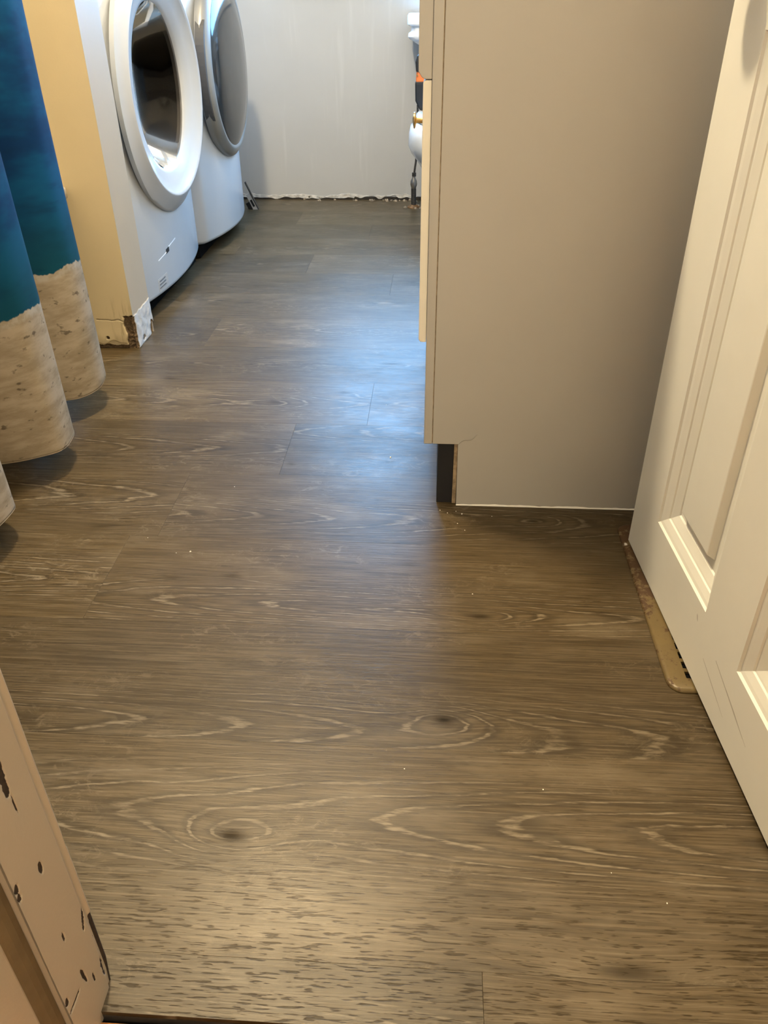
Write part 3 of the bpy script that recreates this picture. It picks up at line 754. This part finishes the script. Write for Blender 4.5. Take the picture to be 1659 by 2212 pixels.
# door: conical side wall, ridge, funnel, glass bowl
wd = empty('porthole_door', (0, 0, 0)); wd.parent = root
wd.location = (0, 0, 0)
def sub(o_name, bb, mat, par, deg=60):
    # children of porthole: keep world coordinates
    off = Vector(root.location)
    o = mesh_obj(o_name, bb.v, bb.f, mat, None, True)
    return o
bpy.data.objects.remove(wd)
RB, RR_, RG = 0.313, 0.268, 0.199
shell = B().rings([ring_at(WY, WZ, -0.770, RB - 0.006), ring_at(WY, WZ, -0.757, RB - .002), tilt_ring(WY, WZ, -0.749, RB - 0.008, .02), tilt_ring(WY, WZ, -0.7320, RR_ + 0.007, .05), tilt_ring(WY, WZ, -0.7275, RR_ + 0.001, .05),
                   tilt_ring(WY, WZ, -0.7270, RR_ - 0.003, .05), tilt_ring(WY, WZ, -0.7320, RR_ - 0.008, .05), tilt_ring(WY, WZ, -0.743, RG + 0.034, .04), tilt_ring(WY, WZ, -0.752, RG + 0.012, .02), ring_at(WY, WZ, -0.757, RG + 0.002), ring_at(WY, WZ, -0.770, RG - 0.002)], False, False)
pd_ = shade(shell.obj('porthole_door', M['plastic'], root), 70)
def bowl_prof(t_):
    return [ring_at(WY, WZ, -0.757 + t_, RG + .001), ring_at(WY, WZ, -0.766 + t_, RG - 0.006), ring_at(WY, WZ, -0.800 + t_, RG - 0.022), ring_at(WY, WZ, -0.840 + t_, RG - 0.042), ring_at(WY, WZ, -0.862 + t_, RG - 0.062), ring_at(WY, WZ, -0.872 + t_, RG - 0.095), ring_at(WY, WZ, -0.876 + t_, 0.05), ring_at(WY, WZ, -0.877 + t_, 0.004)]
shade(B().rings(bowl_prof(0.0), False, True).rings(bowl_prof(-0.004), False, True).obj('glass', M['washer_glass'], root), 60)
shade(B().rings([ring_at(WY, WZ, -0.763, RG + .010), ring_at(WY, WZ, -0.80, RG + 0.006), ring_at(WY, WZ, -0.855, RG - 0.012), ring_at(WY, WZ, -0.885, RG - 0.03)], False, False).obj('rubber_gasket', M['black'], root))
drum = B().rings([ring_at(WY, WZ, -0.80, 0.215), ring_at(WY, WZ, -0.86, 0.235), ring_at(WY, WZ, -1.20, 0.235), ring_at(WY, WZ, -1.24, 0.20), ring_at(WY, WZ, -1.24, 0.01)], False, True)
shade(drum.obj('drum', M['drum'], root))
# cut the porthole in the body
def cut(body, cy, cz, r, x0, x1):
    c = B().rings([ring_at(cy, cz, x0, r), ring_at(cy, cz, x1, r)]).obj('cutter_tmp', M['black'])
    c.hide_render = True; c.hide_viewport = True
    return c
body = [c for c in root.children if c.name.startswith('body')][0]
def apply_cut(body, cutter):
    md = body.modifiers.new('b', 'BOOLEAN'); md.operation = 'DIFFERENCE'; md.object = cutter; md.solver = 'EXACT'
    bpy.context.view_layer.update()
    dg = bpy.context.evaluated_depsgraph_get()
    me = bpy.data.meshes.new_from_object(body.evaluated_get(dg))
    body.modifiers.clear(); body.data = me
    bpy.data.objects.remove(cutter)
    shade(body, 45)
cc = cut(body, WY, WZ, 0.236, -1.245, -0.60); cc.hide_viewport = False
apply_cut(body, cc)
box('hinge_notch', M['black'], root, -0.768, -0.757, 2.087, 2.10, 0.462, 0.492)
def body_x(cyy, xedge, bowd, y): s = (y - cyy) / 0.317; return xedge + bowd * (1 - s * s)
def on_body(name, pts, mat, par, cyy, xe, bd, off=0.0006):
    vs = [(body_x(cyy, xe, bd, y) + off, y, z) for y, z in pts] + [(body_x(cyy, xe, bd, y) - 0.001, y, z) for y, z in pts]
    k = len(pts); fs = [tuple(range(k)), tuple(reversed(range(k, 2 * k)))] + [(i, (i + 1) % k, k + (i + 1) % k, k + i) for i in range(k)]
    return mesh_obj(name, vs, fs, mat, par)
WB = (2.365, -0.793, 0.036)
lt = plain('bright_seam', (0.9, 0.9, 0.9), 0.3)
on_body('filter_seam', [(2.190, 0.140), (2.248, 0.1475), (2.248, 0.1500), (2.190, 0.1420)], lt, root, *WB)
on_body('filter_seam', [(2.268, 0.1580), (2.330, 0.1660), (2.330, 0.1685), (2.268, 0.1605)], lt, root, *WB)
on_body('filter_notch', [(2.247, 0.1445), (2.270, 0.1475), (2.270, 0.1600), (2.247, 0.1570)], M['black'], root, *WB)
stk = on_body('sticker', [(2.168, 0.060), (2.232, 0.064), (2.232, 0.098), (2.168, 0.094)], plain('grey_sticker', (0.42, 0.42, 0.42), 0.5), root, *WB)
for i in range(3):
    on_body('sticker_bar', [(2.172 + i * .002, 0.068 + i * 0.009), (2.215, 0.071 + i * 0.009), (2.215, 0.074 + i * 0.009), (2.172 + i * .002, 0.071 + i * 0.009)], plain('dark_print', (0.14, 0.14, 0.14), 0.5), root, *WB, off=0.0012)
# dryer
root2, sec2, hw = machine('dryer', 'white front load dryer with smoked brown round door, farther machine by the back wall', 3.010, -0.786, 0.060, 'dryer')
DY, DZ = 3.010, 0.557
shade(B().rings([sec2(0.046, .010), sec2(0.052, 0.002), sec2(0.060), sec2(0.86), sec2(0.872, .004), sec2(0.878, .02)]).obj('body', M['enamel'], root2), 45)
box('base', M['darkgap'], root2, -1.39, -0.802, DY - 0.300, DY + 0.29, 0.004, 0.0455)  # same dark filler for the shadow beneath the dryer
for a, b in ((-0.86, 2.74), (-0.86, 3.28), (-1.36, 2.74), (-1.36, 3.28)):
    shade(B().tube([(a, b, 0.0005), (a, b, 0.013)], 0.018, 14).obj('foot', M['darkgap'], root2))
cp = B().rings([[(p[0] + 0.0015, p[1], z) for p in sec2(z)][:29] for z in (0.765, 0.862)], False, False, False); cpo = cp.obj('control_panel', M['plastic'], root2); s_ = cpo.modifiers.new('solid', 'SOLIDIFY'); s_.thickness = 0.003
shade(B().rings([ring_at(DY, DZ, -0.745, 0.276), ring_at(DY, DZ, -0.728, 0.279), ring_at(DY, DZ, -0.716, 0.274), ring_at(DY, DZ, -0.7035, 0.254), ring_at(DY, DZ, -0.702, 0.247), ring_at(DY, DZ, -0.706, 0.241)], False, False).obj('door_ring', M['silver'], root2), 60)
shade(B().rings([ring_at(DY, DZ, -0.706, 0.242), ring_at(DY, DZ, -0.696, 0.22), ring_at(DY, DZ, -0.688, 0.16), ring_at(DY, DZ, -0.684, 0.08), ring_at(DY, DZ, -0.6835, 0.005)], False, True).obj('glass', M['dryer_glass'], root2))
shade(B().rings([ring_at(DY, DZ, -0.716, 0.241), ring_at(DY, DZ, -0.722, 0.20), ring_at(DY, DZ, -0.722, 0.01)], False, True).obj('inner_door', plain('grey_inner_door', (0.11, 0.10, 0.088), 0.5, var=0.3, nscale=6), root2))
# handle recess on the near rim of the dryer door
hr = []
for a in [math.radians(150 + 60 * i / 16) for i in range(17)]:
    tk = 0.0005 + 0.006 * math.sin(PI * len(hr) / 16) ** 0.5 if len(hr) <= 16 else 0.001
    hr.append([(-0.7150, DY + (0.2755 + tk) * math.cos(a), DZ + (0.2755 + tk) * math.sin(a)), (-0.7420, DY + (0.2755 + tk) * math.cos(a), DZ + (0.2755 + tk) * math.sin(a)), (-0.7420, DY + 0.276 * math.cos(a), DZ + 0.276 * math.sin(a)), (-0.7130, DY + 0.276 * math.cos(a), DZ + 0.276 * math.sin(a))])
B().rings(hr).obj('door_handle', plain('dark_grey_handle', (0.06, 0.055, 0.05), 0.4), root2)

# ------------------------------------------------------------------ small thing leaning at the dryer corner
ln = empty('metal_bracket', (-0.76, 3.45, 0)); tag(ln, 'small white and black metal bracket leaning on the wall behind the dryer', 'bracket')
def LP(a, b, c):   # a along the lean, b thickness, c depth
    ang = math.radians(66)
    ux = Vector((-math.cos(ang), 0, math.sin(ang))); nx = Vector((math.sin(ang), 0, math.cos(ang)))
    return Vector((-0.745, 3.44, 0.002)) + ux * a - nx * b + Vector((0, c, 0))
def lbox(name, mat, a0, a1, b0, b1, c0, c1):
    vs = [LP(a, b, c) for a in (a0, a1) for b in (b0, b1) for c in (c0, c1)]
    return mesh_obj(name, vs, [(0, 1, 3, 2), (4, 6, 7, 5), (0, 4, 5, 1), (2, 3, 7, 6), (0, 2, 6, 4), (1, 5, 7, 3)], mat, ln)
lbox('edge_strip', M['black'], 0, 0.115, 0, 0.003, 0, 0.016)
lbox('plate', M['plastic'], 0.004, 0.070, 0.003, 0.022, 0.002, 0.016)
lbox('slot', M['black'], 0.016, 0.045, 0.008, 0.016, -0.001, 0.004)
lbox('foot_plate', M['plastic'], -0.0, 0.008, 0.003, 0.034, 0.0, 0.018)
lbox('clip', M['black'], 0.006, 0.040, 0.022, 0.040, 0.004, 0.020)

# ------------------------------------------------------------------ toilet
TX = 0.085
toi = empty('toilet', (TX, 3.25, 0)); tag(toi, 'white toilet mostly hidden behind the vanity cabinet', 'toilet')
def sup(cx, cy, a, b, z, p=2.6, k=40):
    out = []
    for i in range(k):
        t_ = 2 * PI * i / k; c, s = math.cos(t_), math.sin(t_)
        out.append((cx + a * math.copysign(abs(c) ** (2 / p), c), cy + b * math.copysign(abs(s) ** (2 / p), s), z))
    return out
shade(B().rings([sup(TX, 3.53, .212, .092, .690, 5), sup(TX, 3.53, .216, .096, .684, 5), sup(TX, 3.53, .216, .096, .656, 5), sup(TX, 3.53, .210, .090, .651, 5)]).obj('tank_lid', M['ceramic'], toi), 50)
shade(B().rings([sup(TX, 3.53, .202, .084, .6515, 5), sup(TX, 3.53, .202, .084, .634, 5), sup(TX, 3.53, .212, .090, .627, 5), sup(TX, 3.53, .214, .092, .616, 5), sup(TX, 3.53, .206, .086, .606, 5), sup(TX, 3.53, .196, .080, .602, 5),
                 sup(TX, 3.53, .166, .074, .585, 5), sup(TX, 3.53, .156, .072, .52, 4), sup(TX, 3.53, .150, .070, .40, 4), sup(TX, 3.53, .140, .065, .370, 4)]).obj('tank', M['ceramic'], toi), 50)
bowl = [(.365, .17, .215, 3.20), (.352, .190, .235, 3.20), (.325, .196, .240, 3.20), (.290, .198, .238, 3.20), (.262, .186, .225, 3.21), (.235, .165, .205, 3.22), (.20, .145, .185, 3.24), (.15, .118, .165, 3.27), (.10, .105, .165, 3.28), (.04, .112, .185, 3.29), (.012, .122, .200, 3.29), (.0, .122, .200, 3.29)]
shade(B().rings([sup(TX, cy, a, b, z, 2.3) for z, a, b, cy in bowl]).obj('bowl', M['ceramic'], toi), 50)
shade(B().rings([sup(TX, 3.22, .165, .215, .366, 2.3), sup(TX, 3.22, .172, .222, .370, 2.3), sup(TX, 3.22, .172, .222, .384, 2.3), sup(TX, 3.22, .165, .215, .390, 2.3)]).obj('seat', M['ceramic'], toi), 50)
lv_ = B().tube([(TX - .15, 3.435, .575), (TX - .15, 3.425, .575), (TX - .08, 3.424, .57)], [.008, .006, .005], 10); shade(lv_.obj('flush_lever', M['silver'], toi))
# supply line
sp = B().tube([(-0.088, 3.50, 0.385), (-0.088, 3.50, 0.25), (-0.092, 3.50, 0.18), (-0.097, 3.50, 0.145), (-0.098, 3.50, 0.135)], 0.0042, 10)
so = shade(sp.obj('supply_hose', M['pipe'])); 
supply = empty('water_supply', (-0.098, 3.50, 0)); tag(supply, 'dark water supply hose and valve rising from floor beside the toilet', 'water pipe')
so.parent = supply; so.matrix_parent_inverse = Matrix.Translation(-Vector(supply.location))
shade(B().tube([(-0.099, 3.5, .136), (-0.099, 3.5, .122)], .0095, 6).obj('nut', M['pipe'], supply))
shade(B().rings(lathe_pts((-0.100, 3.5, .074), (0, 0, 1), [(0, .009), (.006, .011), (.016, .0140), (.030, .0130), (.040, .008), (.050, .006)])).obj('valve', plain('worn_chrome', (.30, .28, .25), .3, .8), supply))
shade(B().tube([(-0.099, 3.5, .001), (-0.100, 3.5, .075)], .0105, 14).obj('pipe', M['pipe'], supply))
shade(B().rings(lathe_pts((-0.099, 3.5, .0005), (0, 0, 1), [(0, .026), (.003, .025), (.008, .016), (.011, .011)])).obj('escutcheon', plain('rusted_brass', (.25, .13, .05), .6, .5, var=.5, nscale=90), supply))
# tool standing on the seat against the tank
tool = empty('hand_tool', (-0.085, 3.30, 0.391)); tag(tool, 'black and orange hand tool standing on the closed toilet seat', 'tool')
def tbox(name, mat, secs):
    rs = []
    for z, x0, x1, hy in secs:
        e = 0.004
        rs.append([(x0 + e, 3.30 - hy, z), (x1 - e, 3.30 - hy, z), (x1, 3.30 - hy + e, z), (x1, 3.30 + hy - e, z), (x1 - e, 3.30 + hy, z), (x0 + e, 3.30 + hy, z), (x0, 3.30 + hy - e, z), (x0, 3.30 - hy + e, z)])
    return bevel(B().rings(rs).obj(name, mat, tool), .001)
tbox('grip', M['black'], [(.3915, -0.074, -.050, .018), (.400, -0.080, -.048, .022), (.422, -0.0915, -.046, .024), (.476, -0.0930, -.046, .024), (.484, -0.0925, -.046, .023)])
tbox('collar', M['orange'], [(.484, -0.0905, -.048, .018), (.500, -0.0900, -.048, .017), (.516, -0.0890, -.048, .018)])
tbox('head', M['black'], [(.516, -0.0895, -.050, .022), (.520, -0.0905, -.050, .023), (.548, -0.0930, -.050, .022), (.566, -0.0870, -.052, .020), (.580, -0.0740, -.056, .016)])
box('collar_screw', M['brass'], tool, -0.088, -0.083, 3.279, 3.283, .502, .507)
# rubble along the back wall near the pipe
rb = B(); r_ = random.Random(3)
for i in range(46):
    x = r_.uniform(-0.30, -0.03) if i > 8 else r_.uniform(-0.7, -0.3)
    y = YB - r_.uniform(0.008, 0.035) if i % 3 else 3.5 + r_.uniform(-.03, .1)
    if y < 3.6: x = r_.uniform(-0.14, -0.05)
    b = crumb(x, y, r_.uniform(.003, .010), i); n = len(rb.v); rb.v += b.v; rb.f += [tuple(q + n for q in f) for f in b.f]
tag(rb.obj('plaster_rubble', M['debris']), 'brown plaster rubble lying along the back wall by the pipe', 'rubble', kind='stuff')

# ------------------------------------------------------------------ ceiling lamps (out of frame but real)
def globe(name, label, c, r):
    e = empty(name, c); tag(e, label, 'lamp')
    shade(B().rings(lathe_pts((c[0], c[1], H), (0, 0, -1), [(0.001, .06), (.02, .06), (.03, .03), (H - c[2] - r * .9, .028)])).obj('canopy', M['brass'], e))
globe('ceiling_lamp', 'warm ceiling lamp over the bathroom floor', LAMP, 0.08)
